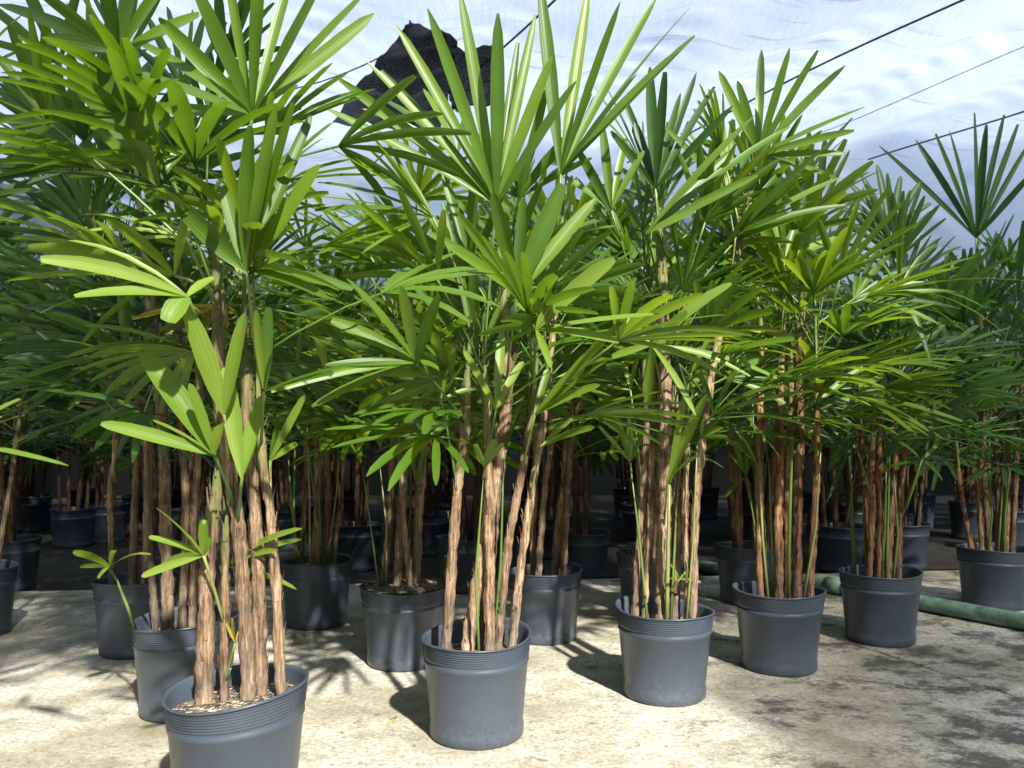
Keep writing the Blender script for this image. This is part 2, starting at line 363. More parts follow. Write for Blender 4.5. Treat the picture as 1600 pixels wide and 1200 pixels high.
cloth('black_shade_cloth', ((640, 30), (715, 62), (690, 210), (520, 190)), 4.6, .05, 3.0, 'bunched charcoal shade cloth slung below the net roof behind the palms')
cloth('black_shade_cloth', ((700, 80), (785, 72), (775, 160), (705, 175)), 4.75, .02, 9.0, 'small flat black flap hanging beside the bunched charcoal cloth')

w = G()  # added dark backdrop standing in for the deep shade at the back
for k in range(121):
    x = -14 + 30 * k / 120
    w.v += [Vector((x, 9.6 + .05 * math.sin(x * 6), -.05)), Vector((x, 9.6 + .05 * math.sin(x * 6 + .4), 1.75))]
w.f = [(2 * k, 2 * k + 2, 2 * k + 3, 2 * k + 1) for k in range(120)]
tag(link('added_cloth_wall', mesh('added_cloth_wall', w.v, w.f, ADDED_BLACKWALL)), 'added dark cloth backdrop closing the far end behind all the palms', 'shade cloth')

for sx, lb in ((-5.2, 'added unseen dark cloth side wall beyond the darkest corner of palms'), (8.2, 'added unseen dark cloth side wall beyond the green pipe')):
    w = G()  # unseen side walls added to keep sidelight off the back rows
    for k in range(61):
        y = -3.4 + 13.0 * k / 60
        w.v += [Vector((sx + .05 * math.sin(y * 6), y, -.05)), Vector((sx + .05 * math.sin(y * 6 + .4), y, 3.3))]
    w.f = [(2 * k, 2 * k + 2, 2 * k + 3, 2 * k + 1) for k in range(60)]
    tag(link('added_cloth_wall', mesh('added_cloth_wall', w.v, w.f, ADDED_BLACKWALL)), lb, 'shade cloth')

w = G()  # unseen wall added behind the camera to block low skylight
for k in range(61):
    x = -5.2 + 13.4 * k / 60
    w.v += [Vector((x, -3.4 + .05 * math.sin(x * 6), -.05)), Vector((x, -3.4 + .05 * math.sin(x * 6 + .4), 2.5))]
w.f = [(2 * k, 2 * k + 2, 2 * k + 3, 2 * k + 1) for k in range(60)]
tag(link('added_cloth_wall', mesh('added_cloth_wall', w.v, w.f, ADDED_BLACKWALL)), 'added unseen low dark cloth wall blocking light on the open sunny side', 'shade cloth')

# ------------------------------------------------------------------ irrigation pipe
gg = G(); pa, pb_ = Vector((2.55, 2.36, .036)), Vector((.95, 4.77, .036)); pts, rad = [], []
for k in range(70):
    q = k / 69; p = pa.lerp(pb_, q); p.x += .008 * math.sin(q * 9); p.z -= .03 * max(0, min(1, (p.y - 4.2 - .12 * p.x) / .12)); pts.append(p); rad.append(.034 + .0015 * noise.noise(p * 12))
tube(gg, pts, rad, 14)
pr = link('irrigation_pipe', mesh('irrigation_pipe', gg.v, gg.f, PIPE)); tag(pr, 'mossy green plastic pipe lying on the concrete behind the pots', 'pipe')
gg = G(); c = pa.lerp(pb_, .62); tube(gg, [c - (pb_ - pa).normalized() * .045, c + (pb_ - pa).normalized() * .045], [.041, .041], 14)
link('coupling', mesh('coupling', gg.v, gg.f, PIPE), pr)

# ------------------------------------------------------------------ palms
WPROF = [(0, .2), (.1, .46), (.25, .8), (.48, 1.0), (.7, .92), (.87, .66), (1.0, None)]
def leaflet(P0, T, n0, Wd, lift, blunt, twist=0.0):
    """one strap-shaped leaf blade from hub P0 to tip T along a bent midrib"""
    L = (T - P0).length
    C = P0.lerp(T, .52) + Vector((0, 0, lift * L))
    v, u, f = [], [], []
    prev = None
    for j, (t, wf) in enumerate(WPROF):
        p = P0 * (1 - t) ** 2 + C * 2 * t * (1 - t) + T * t * t
        d = ((C - P0) * (1 - t) + (T - C) * t).normalized()
        n = n0 - d * n0.dot(d)
        if n.length < 1e-4: n = Vector((0, 0, 1))
        n.normalize(); s = d.cross(n)
        if twist:
            q = twist * t; s, n = s * math.cos(q) + n * math.sin(q), n * math.cos(q) - s * math.sin(q)
        if wf is None: wf = blunt
        h = Wd * wf * .5
        fold = .42 * (1 - .45 * t)
        for x, hh in ((-1, fold), (-.5, fold * .32), (0, 0), (.5, fold * .32), (1, fold)):
            ex = (.012 * ((j * 7 + int(x * 2) * 3) % 3 - 1) if wf == blunt and j == len(WPROF) - 1 else 0)
            v.append(p + s * (h * x) + n * (h * hh) + d * ex); u.append(((x + 1) / 2, t))
    for j in range(len(WPROF) - 1):
        for k in range(4):
            a = j * 5 + k; f.append((a, a + 1, a + 6, a + 5))
    return v, f, u

KD = 1.055
class Plant:
    def __init__(s, x, y, seed, label, group=None, sep=True, leaf=LEAF, cane=CANE, rim=.28, rot=None):
        x *= KD; y *= KD; s.r = random.Random(seed); s.o = Vector((x, y, -.03 if y > 4.25 + .12 * x else 0)); s.d = y; s.sep = sep; s.leaf = leaf; s.cane_m = cane
        s.root = empty('potted_palm', s.o); tag(s.root, label, 'potted palm', group)
        s.canes = []; s.nl = 0
    def part(s, name, g, mat, parent=None, smooth=True, off=None):
        off = s.o if off is None else off
        me = mesh(name, g.shifted(off), g.f, mat, smooth, g.u)
        return link(name, me, parent or s.root)
    # ---- pot and soil
    def pot(s, slant=0.0, slant_dir=0.0, D=.295, H=.262, soil=.215, simple=False, dent=.008):
        R = D / 2; ph = s.r.uniform(0, 6); n = 56 if not simple else 28
        prof = [(.0, .006), (.76, .006), (.80, 0.0), (.835, .006), (.84, .028), (.825, .034), (.828, .045), (.925, .193), (.945, .196), (.945, .204), (.928, .207), (.934, .213)]
        if not simple:
            z = .214
            for k in range(7):                       # rolled ribs below the lip
                prof += [(.938 + .004 * k, z), (.958 + .0045 * k, z + .0028), (.940 + .004 * k, z + .0056)]; z += .0060
        prof += [(.975, .257), (1.0, .258), (1.0, .262), (.965, .262), (.94, .255), (.90, .20), (.88, .17)]
        g = G(); sc = H / .262
        for j, (rr, z) in enumerate(prof):
            for k in range(n):
                q = 2 * math.pi * k / n; top = (z / .262) ** 3
                r = R * rr * (1 + dent * math.sin(2 * q + ph) * top * 3 + dent * .7 * math.sin(3 * q + ph * 2) * top)
                zz = z * sc + slant * math.cos(q - slant_dir) * top + .004 * math.sin(2 * q + ph) * top
                g.v.append(s.o + Vector((r * math.cos(q), r * math.sin(q), zz))); g.u.append((k / n, z))
        for j in range(len(prof) - 1):
            for k in range(n):
                k2 = (k + 1) % n
                g.f.append((j * n + k, j * n + k2, (j + 1) * n + k2, (j + 1) * n + k))
        s.part('pot', g, POT)
        g = G(); m = 8; ns = 30
        g.v.append(s.o + Vector((0, 0, soil + .012))); g.u.append((0, 0))
        for j in range(1, m + 1):
            for k in range(ns):
                q = 2 * math.pi * k / ns; r = R * .925 * j / m
                p = Vector((r * math.cos(q), r * math.sin(q), 0))
                zz = soil + .012 * (1 - j / m) + .008 * noise.noise(p * 35 + s.o * 9) + slant * .7 * math.cos(q - slant_dir) * j / m
                g.v.append(s.o + p + Vector((0, 0, zz))); g.u.append((0, 0))
        for k in range(ns):
            g.f.append((0, 1 + k, 1 + (k + 1) % ns))
            for j in range(m - 1):
                a = 1 + j * ns; g.f.append((a + k, a + ns + k, a + ns + (k + 1) % ns, a + (k + 1) % ns))
        s.part('soil', g, SOIL)
        s.soil = soil
    # ---- canes
    def cane(s, pts, r, n=9):
        L = [0]
        for a, b in zip(pts, pts[1:]): L.append(L[-1] + (b - a).length)
        m = max(10, int(L[-1] / .018)); pp, rr = [], []; sd = s.r.uniform(0, 99)
        def cr(i, t):
            p0, p1, p2, p3 = pts[max(i - 1, 0)], pts[i], pts[i + 1], pts[min(i + 2, len(pts) - 1)]
            return .5 * ((2 * p1) + (p2 - p0) * t + (2 * p0 - 5 * p1 + 4 * p2 - p3) * t * t + (3 * p1 - p0 - 3 * p2 + p3) * t ** 3)
        for k in range(m + 1):
            q = L[-1] * k / m; i = max(j for j in range(len(L) - 1) if L[j] <= q + 1e-9)
            t = (q - L[i]) / (L[i + 1] - L[i]); p = cr(i, t)
            p = p + Vector((noise.noise(Vector((q * 5, sd, 0))), noise.noise(Vector((q * 5, sd, 7))), 0)) * .006
            pp.append(p)
            saw = ((q * 22 + sd) % 1)                # overlapping leaf sheaths
            base = r * (1.0 - .3 * k / m) * (.86 + .3 * saw) * (1 if k < m * .8 else max(.16, 1 - .84 * (k - m * .8) / (m * .2)))
            rr.append([base * (1 + .34 * noise.noise(Vector((math.cos(6.283 * a / n) * 2.2, math.sin(6.283 * a / n) * 2.2 + sd, q * 20)))) for a in range(n)])
        g = G(); tube(g, pp, rr, n)
        # ragged fibre ends peeling off the sheaths
        if s.sep:
            for _ in range(int(L[-1] / .008)):
                k = s.r.randrange(2, m); q = s.r.uniform(0, 6.283); a = pp[k]
                od = Vector((math.cos(q), math.sin(q), 0)); ln = s.r.uniform(.015, .05)
                b = a + od * r * .9; c = b + od * s.r.uniform(.001, .009) + Vector((0, 0, ln)); sd_ = Vector((-od.y, od.x, 0)) * s.r.uniform(.0015, .004)
                g.add([b - sd_, b + sd_, c + sd_ * .3, c - sd_ * .3], [(0, 1, 2, 3)], [(0, k / m)] * 4)
        s.canes.append(pp)
        s.part('cane', g, s.cane_m)
    def cane_px(s, px, r, dd=None):
        dd = s.r.uniform(-.05, .05) if dd is None else dd
        pts = []
        for i, (x, y) in enumerate(px):
            pts.append(at(x, y, s.d + dd * (1 + .6 * i / len(px))))
        b = pts[0]; b.z = s.soil - .02
        rad = Vector((b.x - s.o.x, b.y - s.o.y)); lim = .1
        if rad.length > lim: rad *= lim / rad.length; b.x, b.y = s.o.x + rad.x, s.o.y + rad.y
        s.cane(pts, r)
    def cane_rand(s, ztop, r, spread=.16):
        q = s.r.uniform(0, 6.283); rr = s.r.uniform(.02, .085); q2 = q + s.r.uniform(-.7, .7)
        b = s.o + Vector((math.cos(q) * rr, math.sin(q) * rr, s.soil - .02)); e = rr + s.r.uniform(.0, spread)
        t = s.o + Vector((math.cos(q2) * e, math.sin(q2) * e, ztop))
        mid = b.lerp(t, .5) + Vector((s.r.uniform(-.02, .02), s.r.uniform(-.02, .02), 0))
        s.cane([b, mid, t], r)
    def shoots(s, count, zlo=.6, zhi=.95):
        for _ in range(count):
            q = s.r.uniform(0, 6.283); rr = s.r.uniform(.01, .09); z = s.r.uniform(zlo, zhi)
            b = s.o + Vector((math.cos(q) * rr, math.sin(q) * rr, s.soil - .01)); t = b + Vector((math.cos(q) * s.r.uniform(0, .07), math.sin(q) * s.r.uniform(0, .07), z - b.z))
            m = b.lerp(t, .5) + Vector((s.r.uniform(-.015, .015), s.r.uniform(-.015, .015), 0)); g = G()
            r = s.r.uniform(.0035, .0065)
            tube(g, [b, b.lerp(m, .5), m, m.lerp(t, .5), t], [r, r, r * .9, r * .7, r * .4], 6)
            s.part('shoot', g, PET)
            if s.r.random() < .75:
                s.rand_frond([t, t], 1, q + s.r.uniform(-.6, .6), s.r.uniform(.3, 1.1), .03, s.r.randint(2, 4), s.r.uniform(.12, .22), s.r.uniform(.016, .026), spread=1.2)
    # ---- fronds
    def frond(s, A, H, tips, n0, leaf=None, young=False):
        """A: where the petiole leaves its cane, H: hub, tips: [(tip, width, lift, blunt)]"""
        leaf = leaf or s.leaf
        g = G(); mid = A.lerp(H, .5) + Vector((0, 0, .06 * (H - A).length))
        pts = [A * (1 - t) ** 2 + mid * 2 * t * (1 - t) + H * t * t for t in (0, .25, .5, .75, 1)]
        tube(g, pts, [.0042, .0034, .003, .0028, .0034], 5)
        if not s.sep:
            for (T, wd_, lf, bl) in tips:
                g.add(*leaflet(H, T, n0, wd_, lf, bl))
            me = mesh('frond', g.shifted(s.o), g.f, leaf, True, g.u)
            return link('frond', me, s.root)
        fr = s.part('frond', g, PET)
        for (T, wd_, lf, bl) in tips:
            gl = G(); gl.add(*leaflet(H, T, n0 + Vector((s.r.gauss(0, .18), s.r.gauss(0, .18), s.r.gauss(0, .18))), wd_, lf, bl, s.r.gauss(0, .25)))
            s.part('leaflet', gl, leaf, fr); s.nl += 1
        return fr
    def hero(s, attach, hub, tips, dd=None, w=.034, lift=.06, leaf=None, facing=(0, -.8, .6), blunt=None, reach=None):
        dd = s.r.uniform(-.22, -.04) if dd is None else dd
        H = at(hub[0], hub[1], s.d + dd); A = at(attach[0], attach[1], s.d + dd * .25)
        if s.canes:                                  # let the petiole leave a cane
            bp = min((p for c in s.canes for p in c), key=lambda p: (p - A).length)
            A = bp if (bp - A).length < .12 else bp.lerp(A, .2)
        n0 = Vector(facing) + Vector((s.r.uniform(-.3, .3), 0, s.r.uniform(-.2, .2))); n0.normalize()
        tl = []
        for k, tp in enumerate(tips):
            ww = (tp[2] if len(tp) > 2 else w * s.r.uniform(.75, 1.1)) * .8
            dz = s.r.uniform(-.16, .10)
            T = at(tp[0], tp[1], s.d + dd + dz)
            bl = blunt if blunt is not None else s.r.choice([.1, .16, .3, .42])
            tl.append((T, ww, lift * s.r.uniform(.3, 1.5), bl))
        s.frond(A, H, tl, n0, leaf)
    def rand_frond(s, cane, t, az, elev, plen, n, L, w, leaf=None, droop=.12, spread=None):
        A = cane[min(len(cane) - 1, int(t * (len(cane) - 1)))]
        od = Vector((math.cos(az), math.sin(az), 0)); pe = elev + s.r.uniform(.15, .45)
        pd = od * math.cos(min(pe, 1.45)) + Vector((0, 0, math.sin(min(pe, 1.45))))
        H = A + pd * plen
        u = od * math.cos(elev) + Vector((0, 0, math.sin(elev)))
        n0 = -od * math.sin(elev) + Vector((0, 0, math.cos(elev)))
        q = s.r.gauss(0, .45); sd = u.cross(n0); sd, n0 = sd * math.cos(q) + n0 * math.sin(q), n0 * math.cos(q) - sd * math.sin(q)
        sp = spread or s.r.uniform(1.5, 2.9); tl = []
        for k in range(n):
            th = -sp / 2 + sp * (k + .5) / n + s.r.uniform(-.09, .09)
            d = (u * math.cos(th) + sd * math.sin(th) + n0 * .16).normalized()
            l = L * (1 - .28 * abs(th / (sp / 2)) ** 2) * s.r.uniform(.88, 1.08)
            dr = droop * s.r.uniform(.4, 1.6)
            T = H + d * l - Vector((0, 0, dr * l))
            tl.append((T, w * (1.0 - .25 * abs(th / (sp / 2))) * s.r.uniform(.8, 1.15), dr * .5, s.r.choice([.1, .15, .28, .42])))
        s.frond(A, H, tl, n0, leaf)
    def crown(s, count, zlo=.75, zhi=1.5, az=None, n=(5, 9), L=(.24, .35), w=(.021, .034), plen=(.14, .34)):
        """fronds spread over the canes: upright near the top, level or drooping lower down"""
        k = 0; a0 = s.r.uniform(0, 6.283); tries = 0
        while k < count and tries < count * 14:
            tries += 1
            c = s.r.choice(s.canes)
            if c[-1].z < zlo - .05: continue
            z = s.r.uniform(zlo, min(zhi, c[-1].z)) if c[-1].z > zlo else c[-1].z
            j = min(range(len(c)), key=lambda i: abs(c[i].z - z)); t = j / (len(c) - 1)
            h = max(0, min(1, (z - zlo) / max(.1, zhi - zlo)))
            a = a0 + k * 2.39996 + s.r.uniform(-.4, .4)
            if az and not (az[0] <= math.degrees(a) % 360 <= az[1]) and s.r.random() < .8: a0 += 1.1; continue
            elev = .08 + 1.12 * h + s.r.uniform(-.35, .3)
            s.rand_frond(c, t, a, elev, s.r.uniform(*plen), s.r.randint(*n), s.r.uniform(*L), s.r.uniform(*w),
                         leaf=(LEAF_YOUNG if s.r.random() < .07 and s.leaf is LEAF else LEAF_YELLOW if h < .3 and s.r.random() < .04 else None), droop=.22 - .14 * h)
            k += 1

def fill(p, count, zlo, zhi, **kw):
    """the inner leaves nobody could count, joined into one part of the palm"""
    old = p.frond; g = G()
    def frond(A, H, tips, n0_, leaf=None, young=False):
        mid = A.lerp(H, .5) + Vector((0, 0, .06 * (H - A).length))
        tube(g, [A, A.lerp(mid, .6), mid.lerp(H, .4), H], [.0035, .003, .0026, .003], 4)
        for (T, wd_, lf, bl) in tips: g.add(*leaflet(H, T, n0_, wd_, lf, bl))
    p.frond = frond
    p.crown(count, zlo, zhi, **kw)
    p.frond = old
    if g.v: tag(p.part('inner_foliage', g, p.leaf), kind='stuff')

FRONT = 'potted palms standing along the front row'
SECOND = 'potted palms standing behind the front row'

# --- front row -----------------------------------------------------------------
# palm at the left of the bright floor, nearest row
p = Plant(-.55, 1.6, 11, 'tall palm in ribbed slate pot, lip raised on one side, pale gravelly soil', FRONT)
p.pot(slant=.014, slant_dir=.35, soil=.222, dent=.012)
for px, r in (([(318, 1085), (325, 900), (338, 760), (346, 680)], .0185), ([(390, 1085), (374, 850), (360, 740), (342, 600), (338, 440), (322, 300)], .0165),
              ([(408, 1080), (402, 850), (390, 700), (380, 560), (385, 440)], .0155), ([(440, 1065), (427, 850), (409, 700), (398, 560)], .0115),
              ([(352, 1070), (350, 900), (354, 790)], .010)):
    p.cane_px(px, r)
p.hero((345, 450), (395, 180), [(592, 15), (580, -20), (520, -60), (470, -90), (410, -110), (350, -80), (290, -50), (240, 20), (205, 60), (150, 172), (200, 110)], w=.036, lift=.03, facing=(0, -1, .2))
p.hero((300, 470), (187, 85), [(-10, 5), (40, -30), (100, -60), (160, -60, .045), (215, -70), (270, -40), (320, 20), (60, 60)], w=.042, lift=.04, facing=(0, -1, .2))
p.hero((295, 475), (248, 292), [(128, 185), (105, 120), (150, 95, .055), (195, 85, .05), (230, 150), (298, 238), (310, 200)], w=.036, facing=(0, -1, .3))
p.hero((262, 430), (78, 195), [(-20, 70), (10, 25), (45, 5), (70, 20), (-20, 150), (-20, 190), (-30, 260), (10, 240)], dd=-.05, w=.032)
p.hero((388, 560), (385, 425), [(265, 305, .05), (392, 185, .05), (435, 150), (462, 150), (492, 165), (345, 280)], w=.036, lift=.02, facing=(0, -1, .2))
p.hero((388, 560), (395, 425), [(560, 455), (520, 470), (470, 390), (505, 250, .045), (430, 280)], w=.032, dd=-.12)
p.hero((330, 600), (293, 463), [(50, 405), (105, 466), (95, 375, .014), (258, 512, .05), (345, 430)], w=.034, lift=.16, leaf=LEAF_YOUNG, dd=-.25)
p.hero((350, 800), (335, 712), [(216, 545, .058), (232, 655), (148, 660), (345, 660), (292, 590)], w=.032, leaf=LEAF_YOUNG, dd=-.14)
p.hero((358, 730), (350, 648), [(284, 470, .06), (385, 480, .04)], dd=-.12, leaf=LEAF_YOUNG, lift=.02)
p.hero((378, 820), (378, 745), [(350, 565, .045), (398, 680, .03), (410, 610)], dd=-.1, leaf=LEAF_YOUNG, lift=.02)
p.hero((405, 700), (413, 612), [(400, 475), (420, 470), (600, 565), (528, 582), (428, 550)], w=.03, dd=-.18)
p.hero((340, 990), (318, 868), [(212, 905), (222, 838), (238, 790), (318, 805), (332, 835), (255, 880)], w=.024, dd=-.05, leaf=LEAF_YOUNG, lift=.08)
p.hero((400, 980), (350, 885), [(478, 825), (480, 842), (470, 925), (440, 860)], w=.022, dd=.08, leaf=LEAF_YOUNG, lift=.08)
p.hero((350, 1070), (368, 1005), [(350, 965), (362, 960), (380, 968)], w=.012, dd=-.03, leaf=LEAF_YELLOW)
p.hero((415, 830), (422, 720), [(480, 610, .022), (440, 640), (470, 690)], w=.02, dd=.05)
p.crown(12, 1.05, 1.5, az=(60, 200), plen=(.1, .22)); fill(p, 9, .95, 1.4, az=(50, 200)); fill(p, 12, 1.25, 1.5, w=(.021, .03), L=(.28, .36))

# palm in the middle
p = Plant(-.088, 2.0, 22, 'palm in an open ribbed slate pot with a dark gap inside its rim', FRONT)
p.pot(slant=.008, slant_dir=1.2, soil=.20, dent=.014)
for px, r in (([(695, 1005), (706, 850), (722, 700), (728, 620), (735, 500)], .0145), ([(728, 1010), (750, 880), (775, 740), (788, 650), (790, 520), (778, 340)], .018),
              ([(752, 1010), (768, 860), (782, 720), (800, 560), (808, 440)], .015), ([(775, 1010), (790, 880), (815, 740), (832, 650), (840, 540)], .013),
              ([(797, 1005), (815, 880), (836, 740), (850, 650), (872, 440), (880, 300)], .0115), ([(765, 1000), (764, 850), (762, 690), (755, 520)], .013)):
    p.cane_px(px, r)
p.hero((782, 560), (775, 320), [(500, 165), (525, 120), (565, 88), (615, 33), (665, 5), (718, -15, .04), (778, 12, .045), (838, 15), (866, 80), (590, 105), (905, 120), (810, 60)], w=.036, lift=.03, dd=-.14, facing=(0, -1, .3))
p.hero((860, 500), (876, 272), [(843, -30, .045), (920, -20, .04), (972, -5), (1030, -10), (1082, 8), (1092, 50), (1068, 72), (1000, 110)], w=.034, lift=.05, dd=-.08, facing=(0, -1, .3))
p.hero((800, 600), (808, 460), [(768, 290, .045), (818, 300, .034), (882, 280, .058), (935, 305, .044), (710, 325, .03), (665, 360), (700, 385)], w=.034, lift=.03, dd=-.2, facing=(0, -1, .3))
p.hero((790, 520), (676, 340), [(470, 305), (485, 330), (500, 348), (490, 285), (530, 240), (500, 225), (580, 215), (620, 250), (610, 362), (560, 400), (440, 420)], w=.028, lift=.08, dd=-.26, facing=(-.1, -.5, .9))
p.hero((728, 660), (650, 567), [(510, 498, .04), (500, 572), (415, 615), (480, 640), (535, 430), (690, 455, .042), (625, 440), (690, 580)], w=.03, lift=.08, dd=-.3, leaf=LEAF)
p.hero((836, 640), (838, 515), [(968, 400, .046), (975, 537, .03), (805, 470, .024), (1040, 490), (870, 455), (862, 580)], w=.028, lift=.07, dd=-.32, leaf=LEAF_YOUNG)
p.hero((715, 760), (690, 625), [(752, 605), (702, 505, .036), (545, 650), (735, 560), (660, 560)], w=.028, dd=-.12)
p.hero((785, 720), (775, 640), [(785, 510, .03), (870, 575), (720, 540), (820, 560)], w=.03, dd=-.16, leaf=LEAF_YOUNG)
p.hero((820, 740), (836, 648), [(862, 560), (930, 545), (985, 490), (945, 600), (955, 560)], w=.028, dd=-.1)
p.hero((836, 790), (845, 700), [(936, 667), (900, 650)], w=.026, dd=-.05, lift=.1)
p.hero((750, 700), (745, 560), [(660, 380), (690, 310), (740, 400, .04), (780, 430), (822, 420), (640, 440)], w=.036, dd=.0)
p.hero((760, 520), (735, 430), [(640, 300), (600, 330), (690, 260), (740, 260), (790, 290)], w=.034, dd=.05)
p.crown(12, .85, 1.5, az=(25, 155)); fill(p, 32, .74, 1.3, az=(20, 160)); p.shoots(2, .6, .8)

# third
p = Plant(.436, 2.29, 33, 'palm with crowded canes, the thickest dead straight, and a tiny green sprout', FRONT)
p.pot(slant=.006, slant_dir=2.5, soil=.205)
for px, r in (([(990, 955), (1000, 800), (1010, 650), (1000, 480)], .0115), ([(1008, 960), (1016, 800), (1022, 600), (1010, 400)], .0125), ([(1032, 965), (1038, 800), (1038, 560), (1026, 300)], .021),
              ([(1055, 960), (1056, 800), (1052, 650), (1062, 480)], .0155), ([(1080, 960), (1090, 780), (1108, 600), (1150, 400), (1180, 260)], .0135), ([(1074, 955), (1072, 800), (1076, 620)], .011)):
    p.cane_px(px, r)
p.hero((1030, 420), (1024, 295), [(1015, 98, .042), (1040, 105, .036), (1065, 140), (1090, 108), (1120, 130), (975, 150), (990, 185), (950, 200), (1150, 160)], w=.034, lift=.02, dd=-.05, leaf=LEAF_SHADE, facing=(0, -1, .2))
p.hero((1160, 380), (1184, 244), [(1190, 72), (1236, 68), (1282, 72), (1326, 98, .04), (1358, 165), (1342, 203), (1330, 240), (1312, 280, .03), (1150, 120), (1120, 105)], w=.034, lift=.03, dd=-.05, facing=(0, -1, .3))
p.hero((1040, 470), (1010, 365), [(1185, 175), (1240, 195), (1190, 270), (1090, 330), (1150, 230), (1100, 290)], w=.034, lift=.05, dd=-.2)
p.hero((1038, 640), (1018, 540), [(1080, 483, .034), (1178, 592, .022), (1012, 640, .034), (1090, 655, .022), (1225, 597, .02), (1150, 440, .042), (950, 560), (960, 490)], w=.028, lift=.1, dd=-.32, leaf=LEAF_YOUNG)
p.hero((1050, 830), (1043, 755), [(1108, 610, .044), (1072, 600)], w=.03, dd=-.1, leaf=LEAF_YOUNG, lift=.02)
p.hero((1010, 480), (955, 330), [(900, 230), (940, 190), (980, 210), (1010, 230), (870, 270)], w=.034, dd=-.1)
p.hero((1140, 450), (1150, 365), [(1320, 275), (1290, 230), (1330, 320), (1240, 330)], w=.03, dd=-.1)
p.hero((1050, 945), (1062, 905), [(1045, 880), (1080, 885), (1100, 912), (1040, 905)], w=.012, dd=-.06, leaf=LEAF_YOUNG)
p.hero((1000, 760), (985, 610), [(960, 520), (930, 560), (905, 600), (1010, 500)], w=.026, dd=-.05)
p.crown(16, .85, 1.5, az=(0, 160)); fill(p, 32, .74, 1.3, az=(10, 170)); p.shoots(5)

# fourth
p = Plant(.85, 2.55, 44, 'palm with four well spaced reddish canes in a slate pot lit from one side', FRONT, cane=CANE_W)
p.pot(soil=.21)
for px, r in (([(1190, 930), (1186, 700), (1190, 560), (1180, 420)], .0125), ([(1215, 930), (1219, 700), (1222, 420)], .0145), ([(1245, 930), (1249, 700), (1252, 480), (1270, 340)], .0175),
              ([(1277, 930), (1276, 700), (1273, 480)], .012), ([(1230, 930), (1232, 680), (1236, 520)], .011)):
    p.cane_px(px, r)
p.hero((1225, 560), (1225, 410), [(1170, 330), (1200, 310), (1215, 290), (1260, 300), (1300, 330), (1320, 370), (1150, 380)], w=.036, leaf=LEAF)
p.hero((1190, 600), (1152, 512), [(1238, 526, .03), (1110, 470), (1090, 520)], w=.026, leaf=LEAF_YELLOW, dd=-.1)
p.hero((1275, 720), (1272, 632), [(1352, 570), (1330, 545), (1350, 625), (1312, 685), (1295, 580)], w=.03, dd=-.1)
p.hero((1186, 860), (1165, 745), [(1145, 690), (1130, 780), (1165, 660), (1180, 690)], w=.026, dd=.02)
p.hero((1270, 520), (1275, 345), [(1230, 220), (1290, 210), (1330, 230), (1360, 260), (1250, 240), (1380, 300)], w=.034, dd=.05)
p.crown(28, .85, 1.5); fill(p, 24, .75, 1.35, az=(0, 180)); p.shoots(9)

# fifth
p = Plant(1.32, 2.87, 55, 'palm with drooping blue-green fan, pot between floor joint and green pipe', FRONT, leaf=LEAF_SHADE, cane=CANE_W)
p.pot(slant=.006, slant_dir=.3, soil=.205)
for px, r in (([(1365, 910), (1350, 750), (1340, 640), (1330, 520)], .014), ([(1375, 910), (1374, 750), (1376, 560)], .0125), ([(1385, 910), (1396, 750), (1407, 480)], .0125), ([(1405, 905), (1405, 800), (1418, 680), (1440, 560)], .0115), ([(1358, 905), (1362, 740), (1368, 600)], .0125)):
    p.cane_px(px, r)
p.hero((1405, 600), (1405, 452), [(1410, 335, .034), (1340, 375), (1470, 380), (1500, 410), (1610, 440), (1545, 485), (1575, 527), (1530, 537), (1455, 570), (1365, 440)], w=.028, lift=.16, dd=-.3, facing=(0, -.6, .9), leaf=LEAF)
p.hero((1400, 740), (1402, 612), [(1486, 690, .034), (1345, 685), (1340, 640)], w=.028, lift=.12, dd=-.16, leaf=LEAF)
p.hero((1410, 820), (1440, 720), [(1350, 740), (1400, 690), (1475, 755), (1415, 800), (1470, 690)], w=.024, lift=.12, dd=-.1, leaf=LEAF)
p.hero((1350, 780), (1335, 690), [(1290, 740), (1285, 700), (1290, 790), (1300, 650)], w=.024, lift=.1, dd=-.1)
p.crown(24, .75, 1.3, az=(0, 180)); fill(p, 30, .65, 1.25); p.shoots(8)

# sixth, on the right edge
p = Plant(2.06, 3.42, 66, 'palm behind the green pipe with one very tall cane ending in a dark fan', FRONT, leaf=LEAF_SHADE, cane=CANE_W)
p.pot(D=.31, soil=.215)
for px, r in (([(1545, 880), (1536, 700), (1530, 500), (1526, 380)], .013), ([(1510, 880), (1500, 760), (1492, 660)], .011), ([(1560, 880), (1556, 700), (1550, 560)], .012), ([(1580, 880), (1590, 700), (1600, 560)], .012), ([(1535, 880), (1530, 760), (1545, 640)], .011), ([(1570, 880), (1575, 760), (1572, 600)], .012)):
    p.cane_px(px, r)
p.hero((1530, 470), (1525, 372), [(1522, 172, .045), (1542, 190, .04), (1570, 175), (1592, 190), (1610, 220), (1460, 205), (1428, 215), (1482, 200), (1370, 225, .034), (1622, 260)], w=.034, lift=.03, dd=-.1, facing=(0, -1, .2))
p.hero((1500, 740), (1490, 652), [(1545, 545), (1600, 590), (1592, 632), (1470, 590), (1520, 570)], w=.026, dd=-.1, leaf=LEAF)
p.hero((1560, 600), (1590, 470), [(1640, 360), (1600, 340), (1560, 380), (1540, 430), (1620, 500)], w=.034, dd=-.05)
p.crown(30, .75, 1.35); fill(p, 26, .6, 1.3); p.shoots(8)

